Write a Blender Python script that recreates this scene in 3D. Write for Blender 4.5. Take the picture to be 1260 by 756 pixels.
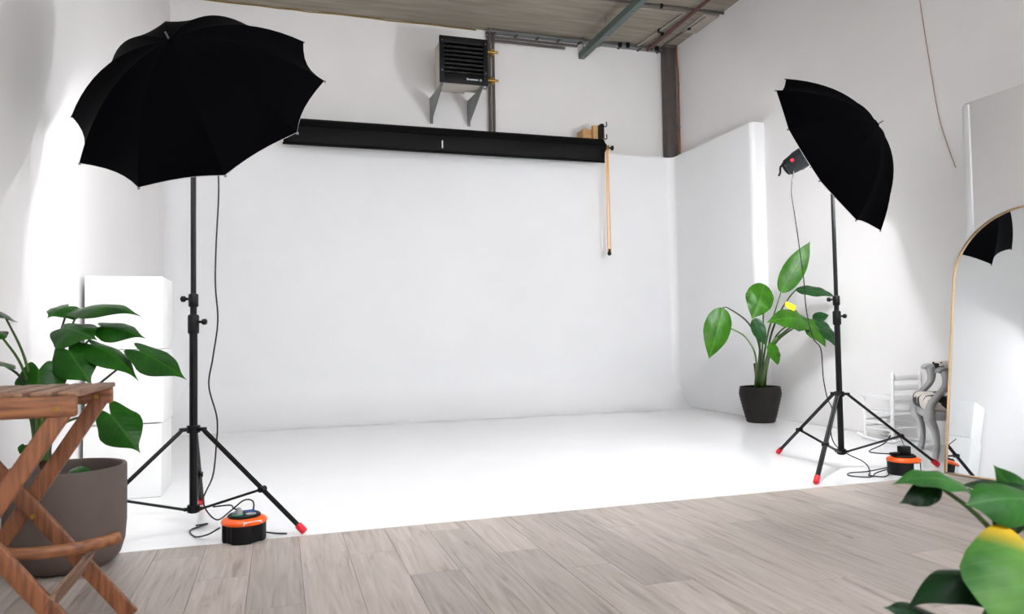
import bpy, bmesh, math, random
from mathutils import Vector, Matrix
random.seed(7)
for o in list(bpy.data.objects):
    bpy.data.objects.remove(o, do_unlink=True)
C = bpy.context.scene.collection
SC = bpy.context.scene
PI = math.pi

# ------------------------------------------------------------------ camera
CAM_H = 1.08
FPX = 910.0
yaw, pitch, roll = math.radians(17.5), math.radians(2.2), math.radians(-0.97)
fwd = Vector((math.sin(yaw)*math.cos(pitch), math.cos(yaw)*math.cos(pitch), math.sin(pitch)))
r0 = Vector((math.cos(yaw), -math.sin(yaw), 0))
u0 = r0.cross(fwd)
rgt = r0*math.cos(roll) + u0*math.sin(roll)
upv = -r0*math.sin(roll) + u0*math.cos(roll)
cd = bpy.data.cameras.new('camera')
cd.sensor_fit = 'HORIZONTAL'
cd.sensor_width = 36
cd.lens = 36*FPX/1260
cd.clip_start = 0.05
cd.dof.use_dof = True
cd.dof.focus_distance = 6.0
cd.dof.aperture_fstop = 4.0
cam = bpy.data.objects.new('camera', cd)
C.objects.link(cam)
m = Matrix((rgt, upv, -fwd)).transposed().to_4x4()
m.translation = Vector((0, 0, CAM_H))
cam.matrix_world = m
SC.camera = cam

# ------------------------------------------------------------------ world, view
w = bpy.data.worlds.new('world')
SC.world = w
w.use_nodes = True
bg = w.node_tree.nodes['Background']
bg.inputs['Color'].default_value = (0.93, 0.96, 1.0, 1)
bg.inputs['Strength'].default_value = 9.0
SC.view_settings.view_transform = 'Standard'
SC.view_settings.look = 'None'
SC.view_settings.exposure = 0.22
SC.view_settings.gamma = 1
SC.view_settings.use_curve_mapping = False
FLASH_W = 34.0        # bare tube
FLASH_COL = (0.96, 0.97, 1.0)

# ------------------------------------------------------------------ room sizes (metres; X along back wall, Y into depth)
LW = -1.30          # left wall
CYB = 9.80          # cyclorama back wall
CYR = 5.66          # cyclorama right return
CYE = 7.85          # its free end
CYH = 3.71          # its height
RW = 5.85           # real right wall
BW = 10.10          # real back wall
CH = 5.48           # ceiling
FE = 4.27           # front edge of white floor
FW = -4.0           # wall behind the camera

# ------------------------------------------------------------------ materials
def col(r, g, b):
    f = lambda c: (c/255/12.92 if c/255 <= 0.04045 else ((c/255+0.055)/1.055)**2.4)
    return (f(r), f(g), f(b), 1)

def mat(name, c, rough=0.5, metal=0.0, vary=0.0, scale=6.0, stretch=(1, 1, 1), bump=0.0, c2=None, coat=0.0, coords='Object', spec=0.5, trans=0.0, sheen=0.0):
    m = bpy.data.materials.new(name)
    m.use_nodes = True
    nt = m.node_tree
    b = nt.nodes['Principled BSDF']
    b.inputs['Base Color'].default_value = c
    b.inputs['Roughness'].default_value = rough
    b.inputs['Metallic'].default_value = metal
    b.inputs['Specular IOR Level'].default_value = spec
    b.inputs['Coat Weight'].default_value = coat
    if sheen:
        b.inputs['Sheen Weight'].default_value = sheen
    if vary or bump or c2:
        tc = nt.nodes.new('ShaderNodeTexCoord')
        mp = nt.nodes.new('ShaderNodeMapping')
        mp.inputs['Scale'].default_value = stretch
        nz = nt.nodes.new('ShaderNodeTexNoise')
        nz.inputs['Scale'].default_value = scale
        nz.inputs['Detail'].default_value = 6
        nt.links.new(tc.outputs[coords], mp.inputs['Vector'])
        nt.links.new(mp.outputs['Vector'], nz.inputs['Vector'])
        cr = nt.nodes.new('ShaderNodeValToRGB')
        cr.color_ramp.elements[0].position = 0.3
        cr.color_ramp.elements[1].position = 0.7
        if c2 is None:
            c2 = tuple(x*(1-vary) for x in c[:3]) + (1,)
        cr.color_ramp.elements[0].color = c2
        cr.color_ramp.elements[1].color = c
        nt.links.new(nz.outputs['Fac'], cr.inputs['Fac'])
        nt.links.new(cr.outputs['Color'], b.inputs['Base Color'])
        if bump:
            bp = nt.nodes.new('ShaderNodeBump')
            bp.inputs['Strength'].default_value = bump
            bp.inputs['Distance'].default_value = 0.01
            nt.links.new(nz.outputs['Fac'], bp.inputs['Height'])
            nt.links.new(bp.outputs['Normal'], b.inputs['Normal'])
    return m

def leaf_mat(name, c_dark, c_light, rib, rough=0.42, tipc=None):
    """leaf: colour patches + paler midrib and side veins from the leaf's own UV (u across, v along)"""
    m = bpy.data.materials.new(name)
    m.use_nodes = True
    nt = m.node_tree
    N, L = nt.nodes, nt.links
    b = N['Principled BSDF']
    b.inputs['Roughness'].default_value = rough
    b.inputs['Specular IOR Level'].default_value = .22
    uv = N.new('ShaderNodeUVMap')
    sp = N.new('ShaderNodeSeparateXYZ')
    L.new(uv.outputs['UV'], sp.inputs[0])
    ab = N.new('ShaderNodeMath'); ab.operation = 'ABSOLUTE'
    L.new(sp.outputs['X'], ab.inputs[0])
    tc = N.new('ShaderNodeTexCoord')
    nz = N.new('ShaderNodeTexNoise'); nz.inputs['Scale'].default_value = 9; nz.inputs['Detail'].default_value = 3
    L.new(tc.outputs['Object'], nz.inputs['Vector'])
    mx = N.new('ShaderNodeMixRGB')
    mx.inputs[1].default_value = c_dark; mx.inputs[2].default_value = c_light
    mr0 = N.new('ShaderNodeMapRange'); mr0.inputs[1].default_value = .3; mr0.inputs[2].default_value = .7
    L.new(nz.outputs['Fac'], mr0.inputs[0]); L.new(mr0.outputs[0], mx.inputs[0])
    # side veins: wave of (v*10 - |u|*4)
    ma = N.new('ShaderNodeMath'); ma.operation = 'MULTIPLY_ADD'; ma.inputs[1].default_value = -0.55
    L.new(ab.outputs[0], ma.inputs[0]); L.new(sp.outputs['Y'], ma.inputs[2])
    fr = N.new('ShaderNodeMath'); fr.operation = 'MULTIPLY'; fr.inputs[1].default_value = 52
    L.new(ma.outputs[0], fr.inputs[0])
    sn = N.new('ShaderNodeMath'); sn.operation = 'SINE'
    L.new(fr.outputs[0], sn.inputs[0])
    mv = N.new('ShaderNodeMapRange'); mv.inputs[1].default_value = .86; mv.inputs[2].default_value = 1; mv.inputs[4].default_value = .10
    L.new(sn.outputs[0], mv.inputs[0])
    mm = N.new('ShaderNodeMapRange'); mm.inputs[1].default_value = .03; mm.inputs[2].default_value = .0; mm.inputs[4].default_value = .55
    L.new(ab.outputs[0], mm.inputs[0])
    mxm = N.new('ShaderNodeMath'); mxm.operation = 'MAXIMUM'
    L.new(mv.outputs[0], mxm.inputs[0]); L.new(mm.outputs[0], mxm.inputs[1])
    mx2 = N.new('ShaderNodeMixRGB'); mx2.inputs[2].default_value = rib
    L.new(mxm.outputs[0], mx2.inputs[0]); L.new(mx.outputs[0], mx2.inputs[1])
    out = mx2.outputs[0]
    if tipc:
        mt = N.new('ShaderNodeMapRange'); mt.inputs[1].default_value = tipc[1]; mt.inputs[2].default_value = tipc[2]
        L.new(sp.outputs['Y'], mt.inputs[0])
        mx3 = N.new('ShaderNodeMixRGB'); mx3.inputs[2].default_value = tipc[0]
        L.new(mt.outputs[0], mx3.inputs[0]); L.new(out, mx3.inputs[1])
        out = mx3.outputs[0]
    L.new(out, b.inputs['Base Color'])
    bp = N.new('ShaderNodeBump'); bp.inputs['Strength'].default_value = .10; bp.inputs['Distance'].default_value = .002
    L.new(sn.outputs[0], bp.inputs['Height']); L.new(bp.outputs['Normal'], b.inputs['Normal'])
    return m

def plank_mat():
    m = bpy.data.materials.new('oak_laminate')
    m.use_nodes = True
    nt = m.node_tree
    N, L = nt.nodes, nt.links
    b = N['Principled BSDF']
    b.inputs['Roughness'].default_value = 0.42
    b.inputs['Specular IOR Level'].default_value = 0.35
    oi = N.new('ShaderNodeObjectInfo')
    tc = N.new('ShaderNodeTexCoord')
    ad = N.new('ShaderNodeVectorMath'); ad.operation = 'MULTIPLY_ADD'
    ad.inputs[1].default_value = (1, 1, 1)
    mulr = N.new('ShaderNodeMath'); mulr.operation = 'MULTIPLY'; mulr.inputs[1].default_value = 40
    L.new(oi.outputs['Random'], mulr.inputs[0])
    L.new(tc.outputs['Object'], ad.inputs[0]); L.new(mulr.outputs[0], ad.inputs[2])
    mp = N.new('ShaderNodeMapping'); mp.inputs['Scale'].default_value = (16, 1.1, 1)
    L.new(ad.outputs[0], mp.inputs[0])
    n1 = N.new('ShaderNodeTexNoise'); n1.inputs['Scale'].default_value = 1.6; n1.inputs['Detail'].default_value = 8; n1.inputs['Distortion'].default_value = 1.2
    L.new(mp.outputs[0], n1.inputs['Vector'])
    cr = N.new('ShaderNodeValToRGB')
    e = cr.color_ramp.elements
    e[0].position = .24; e[0].color = col(138, 124, 115)
    e[1].position = .72; e[1].color = col(196, 185, 177)
    e2 = cr.color_ramp.elements.new(.42); e2.color = col(174, 162, 153)
    L.new(n1.outputs['Fac'], cr.inputs[0])
    # knots / dark cracks
    mp2 = N.new('ShaderNodeMapping'); mp2.inputs['Scale'].default_value = (22, 2.6, 1)
    L.new(ad.outputs[0], mp2.inputs[0])
    n2 = N.new('ShaderNodeTexNoise'); n2.inputs['Scale'].default_value = 1; n2.inputs['Detail'].default_value = 4; n2.inputs['Distortion'].default_value = 2.0
    L.new(mp2.outputs[0], n2.inputs['Vector'])
    mr = N.new('ShaderNodeMapRange'); mr.inputs[1].default_value = .68; mr.inputs[2].default_value = .80; mr.inputs[4].default_value = .55
    L.new(n2.outputs['Fac'], mr.inputs[0])
    mx = N.new('ShaderNodeMixRGB'); mx.inputs[2].default_value = col(112, 96, 86)
    L.new(mr.outputs[0], mx.inputs[0]); L.new(cr.outputs[0], mx.inputs[1])
    hv = N.new('ShaderNodeHueSaturation')
    mrv = N.new('ShaderNodeMapRange'); mrv.inputs[3].default_value = .82; mrv.inputs[4].default_value = 1.1
    L.new(oi.outputs['Random'], mrv.inputs[0]); L.new(mrv.outputs[0], hv.inputs['Value']); L.new(mx.outputs[0], hv.inputs['Color'])
    L.new(hv.outputs[0], b.inputs['Base Color'])
    bp = N.new('ShaderNodeBump'); bp.inputs['Strength'].default_value = .12; bp.inputs['Distance'].default_value = .004
    L.new(n1.outputs['Fac'], bp.inputs['Height']); L.new(bp.outputs['Normal'], b.inputs['Normal'])
    return m

MT = {}
MT['cyc'] = mat('cyclorama_paint', (.82, .82, .825, 1), .55, vary=.03, scale=1.5)
MT['whitefloor'] = mat('white_floor_paint', (.90, .90, .90, 1), .17, vary=.03, scale=2.0, spec=.45)
MT['wall'] = mat('wall_plaster', (.84, .825, .815, 1), .75, vary=.05, scale=.9, bump=.03)
MT['ceil'] = mat('ceiling_board', col(158, 150, 137), .85, c2=col(132, 125, 113), scale=2.2, stretch=(.6, 5, 1), bump=.25)
MT['wood_base'] = mat('floor_underlay', col(110, 100, 92), .8, vary=.2, scale=8)
MT['plank'] = plank_mat()
MT['black'] = mat('black_metal', (.003, .003, .0033, 1), .36, spec=.28, vary=.3, scale=20)
MT['blackplastic'] = mat('black_plastic', (.0032, .0032, .0038, 1), .5, spec=.25, vary=.25, scale=30, bump=.05)
MT['blackfabric'] = mat('black_nylon', (.0008, .0008, .0016, 1), .8, vary=.3, scale=60, bump=.05, spec=.04)
MT['lining'] = mat('white_lining', (.86, .86, .87, 1), .6, vary=.02, scale=30)
MT['darkgrey'] = mat('head_plastic', (.007, .009, .011, 1), .4, spec=.3, vary=.2, scale=40)
MT['red'] = mat('red_rubber', col(225, 20, 45), .45, vary=.1, scale=30)
MT['redled'] = mat('red_button', col(255, 25, 40), .3, vary=.05)
MT['cable'] = mat('black_cable', (.004, .004, .0045, 1), .5, vary=.1, scale=30)
MT['orange'] = mat('orange_plastic', col(250, 98, 18), .35, vary=.08, scale=20)
MT['label'] = mat('white_label', col(222, 226, 232), .5, vary=.06, scale=40)
MT['greyplug'] = mat('grey_plastic', col(150, 150, 155), .4, vary=.1, scale=40)
MT['blue'] = mat('blue_plastic', col(40, 80, 150), .4, vary=.1, scale=40)
MT['green'] = mat('green_plastic', col(60, 140, 110), .4, vary=.1, scale=40)
MT['cube'] = mat('white_box_paint', (.84, .84, .83, 1), .5, vary=.03, scale=4)
MT['gold'] = mat('brushed_gold', col(226, 194, 156), .28, 1.0, vary=.1, scale=40)
MT['mirror'] = mat('mirror_glass', (.78, .81, .82, 1), .015, 1.0, vary=.01, scale=1)
MT['backing'] = mat('board_backing', col(60, 50, 42), .8, vary=.2)
MT['pot_taupe'] = mat('taupe_stoneware', col(92, 78, 72), .62, vary=.10, scale=14, bump=.05)
MT['pot_black'] = mat('ribbed_black_stoneware', (.006, .0055, .0055, 1), .6, spec=.25, c2=(.016, .011, .010, 1), scale=5, stretch=(1, 1, 30), bump=.5)
MT['pot_plain'] = mat('grey_stoneware', col(90, 88, 86), .7, vary=.1, scale=10)
MT['soil'] = mat('potting_soil', (.03, .02, .014, 1), .95, vary=.5, scale=60, bump=.8)
MT['teak'] = mat('oiled_teak', col(152, 94, 58), .5, c2=col(94, 54, 34), scale=5, stretch=(14, 14, 1.2), bump=.12)
MT['teak_h'] = mat('oiled_teak_rail', col(160, 104, 66), .5, c2=col(104, 62, 40), scale=5, stretch=(1.2, 14, 14), bump=.12)
MT['teak_d'] = mat('oiled_teak_slat', col(158, 120, 92), .5, c2=col(106, 72, 52), scale=5, stretch=(14, 1.2, 14), bump=.12)
MT['teak_grey'] = mat('weathered_teak', col(150, 118, 96), .65, c2=col(108, 80, 64), scale=5, stretch=(10, 1.2, 10), bump=.15)
MT['brass'] = mat('brass', col(176, 140, 70), .35, 1.0, vary=.2, scale=30)
MT['steel'] = mat('galvanised_steel', col(150, 155, 156), .42, .75, vary=.2, scale=8)
MT['strut'] = mat('green_grey_steel', col(104, 118, 114), .5, .35, vary=.15, scale=8)
MT['darksteel'] = mat('dark_brown_steel', col(92, 84, 80), .6, .2, vary=.2, scale=6)
MT['redpipe'] = mat('rust_red_pipe', col(98, 58, 50), .55, vary=.2, scale=6)
MT['copper'] = mat('copper', col(180, 112, 74), .35, .9, vary=.2, scale=12)
MT['cablebrown'] = mat('brown_cable', col(176, 140, 122), .5, vary=.1, scale=20)
MT['conduit'] = mat('pale_conduit', col(170, 162, 152), .5, vary=.1, scale=10)
MT['foam'] = mat('yellow_foam', col(150, 124, 72), .9, vary=.35, scale=14, bump=.6)
MT['heater'] = mat('cream_sheet_metal', col(206, 200, 188), .45, vary=.04, scale=4)
MT['vinyl'] = mat('black_vinyl', (.0012, .0012, .0013, 1), .6, spec=.16, vary=.3, scale=5, stretch=(.4, 6, 6), bump=.08)
MT['tape'] = mat('white_tape', col(225, 225, 225), .5, vary=.05)
MT['pine'] = mat('pine_block', col(214, 172, 120), .6, c2=col(186, 140, 88), scale=4, stretch=(1, 1, 14))
MT['chain'] = mat('orange_chain', col(252, 190, 104), .4, vary=.15, scale=60)
MT['whitewood'] = mat('white_painted_wood', (.82, .82, .82, 1), .4, vary=.03, scale=12)
MT['silver'] = mat('silver_painted_wood', col(178, 178, 178), .35, .35, vary=.12, scale=10)
MT['gildrail'] = mat('gilded_wood', col(170, 128, 50), .4, .4, vary=.3, scale=12)
MT['crack'] = mat('crack_dirt', col(96, 88, 82), .9, vary=.3, scale=30)
MT['stem_green'] = mat('green_stem', col(70, 104, 40), .45, vary=.3, scale=20)
MT['stem_dark'] = mat('dark_stem', col(34, 48, 26), .45, vary=.3, scale=20)
MT['stem_lime'] = mat('lime_stem', col(120, 160, 60), .45, vary=.3, scale=20)
MT['bark'] = mat('brown_stem', col(92, 62, 40), .8, vary=.5, scale=30, bump=.6)
MT['yellow'] = mat('yellow_card', col(255, 224, 12), .5, vary=.03)
MT['added_windowframe'] = mat('added_window_paint', col(70, 72, 74), .5, vary=.1)  # bars of the two openings added for fill daylight
MT['leafL'] = leaf_mat('philodendron_leaf', col(16, 58, 10), col(34, 90, 16), col(66, 118, 32), .34)
MT['leafR'] = leaf_mat('banana_leaf', col(28, 74, 6), col(52, 104, 10), col(86, 132, 34))
MT['leafRd'] = leaf_mat('banana_leaf_dark', col(12, 48, 18), col(24, 70, 24), col(54, 104, 44))
MT['leafF'] = leaf_mat('monstera_leaf', col(16, 60, 16), col(40, 98, 28), col(70, 124, 56), .42)
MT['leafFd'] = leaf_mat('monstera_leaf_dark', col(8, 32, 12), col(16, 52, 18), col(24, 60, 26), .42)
MT['leafFy'] = leaf_mat('monstera_leaf_yellowing', col(44, 92, 38), col(78, 124, 42), col(118, 152, 96), .42, tipc=(col(214, 168, 24), .15, -.10))

def cow_mat():
    m = bpy.data.materials.new('cow_print_hide')
    m.use_nodes = True
    N, L = m.node_tree.nodes, m.node_tree.links
    b = N['Principled BSDF']; b.inputs['Roughness'].default_value = .75
    tc = N.new('ShaderNodeTexCoord'); nz = N.new('ShaderNodeTexNoise')
    nz.inputs['Scale'].default_value = 6.5; nz.inputs['Detail'].default_value = 1.5
    L.new(tc.outputs['Object'], nz.inputs['Vector'])
    cr = N.new('ShaderNodeValToRGB'); cr.color_ramp.interpolation = 'CONSTANT'
    cr.color_ramp.elements[0].color = (.012, .011, .011, 1)
    cr.color_ramp.elements[1].position = .49; cr.color_ramp.elements[1].color = col(222, 214, 206)
    L.new(nz.outputs['Fac'], cr.inputs[0]); L.new(cr.outputs[0], b.inputs['Base Color'])
    return m
MT['cow'] = cow_mat()

# ------------------------------------------------------------------ mesh helpers (world coordinates)
WO = {}
def V(*a): return Vector(a)

def finish(name, bm, material, parent=None, loc=None, smooth=True, angle=40):
    """link a bmesh given in world coordinates as one object (origin at loc, or at the parent's origin)"""
    if loc is None:
        loc = WO[parent] if parent is not None else Vector((0, 0, 0))
    loc = Vector(loc)
    bmesh.ops.recalc_face_normals(bm, faces=bm.faces) if not bm.faces.layers.int.get('keep') else None
    for v in bm.verts:
        v.co -= loc
    me = bpy.data.meshes.new(name)
    bm.to_mesh(me); bm.free()
    me.materials.append(MT[material] if isinstance(material, str) else material)
    if smooth:
        for p in me.polygons: p.use_smooth = True
        try:
            me.set_sharp_from_angle(angle=math.radians(angle))
        except Exception:
            pass
    o = bpy.data.objects.new(name, me)
    C.objects.link(o)
    WO[o] = loc
    if parent is not None:
        o.parent = parent
        o.location = loc - WO[parent]
    else:
        o.location = loc
    return o

def tag(o, label, cat, group=None):
    o['label'] = label; o['category'] = cat
    if group: o['group'] = group
    return o

def struct(o):
    o['kind'] = 'structure'
    return o

def thing(name, label, cat, loc, group=None):
    o = bpy.data.objects.new(name, None)
    o.empty_display_size = .1
    C.objects.link(o)
    o.location = loc
    WO[o] = Vector(loc)
    return tag(o, label, cat, group)

def new(): return bmesh.new()

def basis(d, up=None):
    d = Vector(d).normalized()
    if up is None: up = Vector((0, 0, 1)) if abs(d.z) < .95 else Vector((0, 1, 0))
    x = Vector(up).cross(d)
    if x.length < 1e-6: x = Vector((1, 0, 0)).cross(d)
    x.normalize(); y = d.cross(x)
    return x, y, d

def box(bm, x0, x1, y0, y1, z0, z1, bev=0.0, seg=2):
    r = bmesh.ops.create_cube(bm, size=1)
    for v in r['verts']:
        v.co = Vector((x0+(v.co.x+.5)*(x1-x0), y0+(v.co.y+.5)*(y1-y0), z0+(v.co.z+.5)*(z1-z0)))
    if bev:
        es = list({e for v in r['verts'] for e in v.link_edges})
        bmesh.ops.bevel(bm, geom=es, offset=bev, segments=seg, affect='EDGES', profile=.5)
    return bm

def bar(bm, a, b, w, h, up=None, bev=0.0, seg=2):
    """rectangular bar from a to b, w across, h along 'up'"""
    a, b = Vector(a), Vector(b)
    x, y, d = basis(b-a, up)
    r = bmesh.ops.create_cube(bm, size=1)
    for v in r['verts']:
        v.co = a + (b-a)*(v.co.z+.5) + x*v.co.x*w + y*v.co.y*h
    if bev:
        es = list({e for v in r['verts'] for e in v.link_edges})
        bmesh.ops.bevel(bm, geom=es, offset=bev, segments=seg, affect='EDGES', profile=.5)
    return bm

def ring_loop(bm, c, x, y, r, n, ry=None):
    ry = r if ry is None else ry
    return [bm.verts.new(c + x*r*math.cos(2*PI*i/n) + y*ry*math.sin(2*PI*i/n)) for i in range(n)]

def skin(bm, loops, cap=True):
    n = len(loops[0])
    for A, B in zip(loops, loops[1:]):
        for i in range(n):
            bm.faces.new((A[i], A[(i+1) % n], B[(i+1) % n], B[i]))
    if cap:
        bm.faces.new(loops[0][::-1]); bm.faces.new(loops[-1])
    return bm

def cyl(bm, a, b, r, r2=None, n=16, prof=None):
    """cylinder / cone a->b; prof = [(t, radius)] gives a turned profile"""
    a, b = Vector(a), Vector(b)
    x, y, d = basis(b-a)
    prof = prof or [(0, r), (1, r if r2 is None else r2)]
    return skin(bm, [ring_loop(bm, a+(b-a)*t, x, y, rr, n) for t, rr in prof])

def smooth_path(pts, sub=6):
    pts = [Vector(p) for p in pts]
    if len(pts) < 3: return pts
    P = [pts[0]*2-pts[1]] + pts + [pts[-1]*2-pts[-2]]
    out = []
    for i in range(1, len(P)-2):
        for k in range(sub):
            t = k/sub
            a, b, c, d = P[i-1], P[i], P[i+1], P[i+2]
            out.append(.5*((2*b)+(c-a)*t+(2*a-5*b+4*c-d)*t*t+(3*b-a-3*c+d)*t**3))
    out.append(pts[-1])
    return out

def tube(bm, pts, r, n=8, sub=6, r2=None, flat=1.0):
    P = smooth_path(pts, sub)
    x = None; loops = []
    for i, p in enumerate(P):
        d = (P[min(i+1, len(P)-1)]-P[max(i-1, 0)]).normalized()
        if x is None: x, y, _ = basis(d)
        else:
            x = (x - d*x.dot(d))
            if x.length < 1e-5: x, y, _ = basis(d)
            x.normalize(); y = d.cross(x)
        t = i/max(1, len(P)-1)
        if callable(r): rr = r(t)
        else: rr = r if r2 is None else r+(r2-r)*t
        loops.append(ring_loop(bm, p, x, y, rr, n, rr*flat))
    return skin(bm, loops)

def lathe(bm, c, prof, n=40, wob=None):
    c = Vector(c); loops = []
    for r, z in prof:
        loops.append([bm.verts.new(c+Vector((r*math.cos(2*PI*i/n), r*math.sin(2*PI*i/n), z))) for i in range(n)])
    return skin(bm, loops)

def prism(bm, pts, off):
    """polygon pts (world) extruded by vector off"""
    A = [bm.verts.new(Vector(p)) for p in pts]
    B = [bm.verts.new(Vector(p)+Vector(off)) for p in pts]
    n = len(A)
    bm.faces.new(A[::-1]); bm.faces.new(B)
    for i in range(n):
        bm.faces.new((A[i], A[(i+1) % n], B[(i+1) % n], B[i]))
    return bm

def ball(bm, c, r, s=(1, 1, 1), u=12, v=8):
    q = bmesh.ops.create_uvsphere(bm, u_segments=u, v_segments=v, radius=r)
    for k in q['verts']:
        k.co = Vector(c)+Vector((k.co.x*s[0], k.co.y*s[1], k.co.z*s[2]))
    return bm

def ray(px, py):
    return rgt*((px-630)/FPX) + upv*((378-py)/FPX) + fwd
def at_y(px, py, y):
    d = ray(px, py); return Vector((0, 0, CAM_H)) + d*(y/d.y)
def at_z(px, py, z):
    d = ray(px, py); return Vector((0, 0, CAM_H)) + d*((z-CAM_H)/d.z)
def at_d(px, py, t):
    return Vector((0, 0, CAM_H)) + ray(px, py)*t

def quad_sheet(bm, rows):
    g = [[bm.verts.new(p) for p in r] for r in rows]
    for a, b in zip(g, g[1:]):
        for i in range(len(a)-1):
            bm.faces.new((a[i], a[i+1], b[i+1], b[i]))
    return bm

# ================================================================== THE SETTING
# white painted floor with slab thickness
bm = new(); box(bm, LW, RW, FE, BW, -.05, 0)
floor = struct(finish('floor', bm, 'whitefloor', smooth=False))

# cyclorama back wall with a coved foot (thin slab with real thickness)
bm = new()
R = .52
prof = [(CYB-R+.0, .0015)]
for k in range(0, 17):
    a = k/16*PI/2
    prof.append((CYB-R+R*math.sin(a), .0015+R-R*math.cos(a)))
prof += [(CYB, CYH), (CYB+.10, CYH), (CYB+.10, .0015)]
A = [bm.verts.new((LW, y, z)) for y, z in prof]
B = [bm.verts.new((CYR+.1, y, z)) for y, z in prof]
bm.faces.new(A); bm.faces.new(B[::-1])
for i in range(len(A)):
    j = (i+1) % len(A)
    bm.faces.new((A[i], B[i], B[j], A[j]))
struct(finish('wall_back', bm, 'cyc', angle=30))
# right return of the cyclorama
bm = new()
rr_ = .06
pts = [V(RW, CYB+.1, .001), V(CYR, CYB+.1, .001)] + [V(CYR+rr_-rr_*math.cos(k*PI/16), CYE+rr_-rr_*math.sin(k*PI/16), .001) for k in range(9)] + [V(RW, CYE, .001)]
prism(bm, pts, V(0, 0, CYH))
struct(finish('wall_right_return', bm, 'cyc', angle=50))
# rounded fillets in the two vertical corners
for cx, s in ((LW, 1), (CYR, -1)):
    bm = new(); r = .22 if s == 1 else .10
    pts = [V(cx, CYB, 0)] + [V(cx+s*(r-r*math.sin(a*PI/16)), CYB-(r-r*math.cos(a*PI/16)), 0) for a in range(0, 9)]
    prism(bm, [p+V(0, 0, .0) for p in pts], V(0, 0, CYH-.001))
    struct(finish('trim_1' if s == 1 else 'trim_2', bm, 'cyc', angle=30))
# building walls and ceiling
bm = new(); box(bm, LW-.2, LW, FW, BW+.2, -.05, CH+.2); struct(finish('wall_left', bm, 'wall', smooth=False))
bm = new(); box(bm, LW, RW+.2, BW, BW+.2, -.05, CH+.2); struct(finish('wall_back_upper', bm, 'wall', smooth=False))
bm = new(); box(bm, RW, RW+.2, FW, BW, -.05, CH+.2); struct(finish('wall_right', bm, 'wall', smooth=False))
SX0, SX1, SY0, SY1 = .2, 4.6, -2.6, .2      # unseen roof opening, added to let in fill daylight from above
bm = new(); box(bm, LW, RW, SY1, BW, CH, CH+.2); box(bm, LW, RW, FW, SY0, CH, CH+.2); box(bm, LW, SX0, SY0, SY1, CH, CH+.2); box(bm, SX1, RW, SY0, SY1, CH, CH+.2)
struct(finish('ceiling', bm, 'ceil', smooth=False))
bm = new()
for k in range(5): box(bm, SX0+k*(SX1-SX0-.06)/4, SX0+k*(SX1-SX0-.06)/4+.06, SY0, SY1, CH+.05, CH+.12)
for k in range(3): box(bm, SX0, SX1, SY0+k*(SY1-SY0-.06)/2, SY0+k*(SY1-SY0-.06)/2+.06, CH+.05, CH+.12)
struct(finish('added_window_2', bm, 'added_windowframe', smooth=False))
# partition behind the mirror
PX, PY, PZ = 5.27, 4.52, 2.885
bm = new(); box(bm, PX, PX+.10, FW+.3, PY, 0, PZ, .008, 2); struct(finish('wall_right_partition', bm, 'wall', angle=50))
bm = new(); box(bm, PX-.012, PX+.03, PY-.05, PY+.012, 0.001, PZ-.02, .005, 2); struct(finish('trim_3', bm, 'cyc', angle=50))
# wall behind the camera; its wide opening is added for fill daylight
bm = new()
box(bm, LW, RW, FW-.2, FW, -.05, 2.7); box(bm, LW, RW, FW-.2, FW, 4.3, CH+.2)
box(bm, LW, -.3, FW-.2, FW, 2.7, 4.3); box(bm, 5.0, RW, FW-.2, FW, 2.7, 4.3)
struct(finish('wall_front', bm, 'wall', smooth=False))
bm = new()
for x in (-.3, 1.02, 2.35, 3.68, 4.94): box(bm, x, x+.06, FW-.14, FW-.06, 2.7, 4.3)
for z in (2.7, 3.5, 4.24): box(bm, -.3, 5.0, FW-.13, FW-.07, z, z+.06)
struct(finish('added_window_1', bm, 'added_windowframe', smooth=False))
# yellow foam line between back wall and ceiling
bm = new()
pts = [V(LW+.02+k*.21, BW-.012-random.random()*.008, CH-.012-random.random()*.012) for k in range(20)]
tube(bm, pts, .010, 6, 2)
struct(finish('trim_4', bm, 'foam'))

# laminate floor: base + planks
bm = new(); box(bm, LW, RW, FW, FE-.001, -.06, -.006)
woodfloor = struct(finish('floor_wood', bm, 'wood_base', smooth=False))
PWID, PLEN = .232, 1.38
k = 0
x = LW+.005
while x < RW-.01:
    x1 = min(x+PWID-.0013, RW-.002)
    off = (0, .43, .86, .2, .65, 1.08)[k % 6] + random.uniform(-.05, .05)
    y1 = FE-.004
    y0 = FE-off if off > .12 else FE-off-PLEN
    while y1 > FW+.02:
        y0c = max(y0, FW+.005)
        if y1 < .2:               # behind the camera: long runs
            y0c = FW+.005
        bm = new(); box(bm, x, x1, y0c+.0016, y1, -.006, 0.0, .0012, 1)
        finish('plank', bm, 'plank', woodfloor, loc=V((x+x1)/2, (y0c+y1)/2, -.006), smooth=False)
        y1 = y0c; y0 = y0c-PLEN
    x += PWID; k += 1

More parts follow.
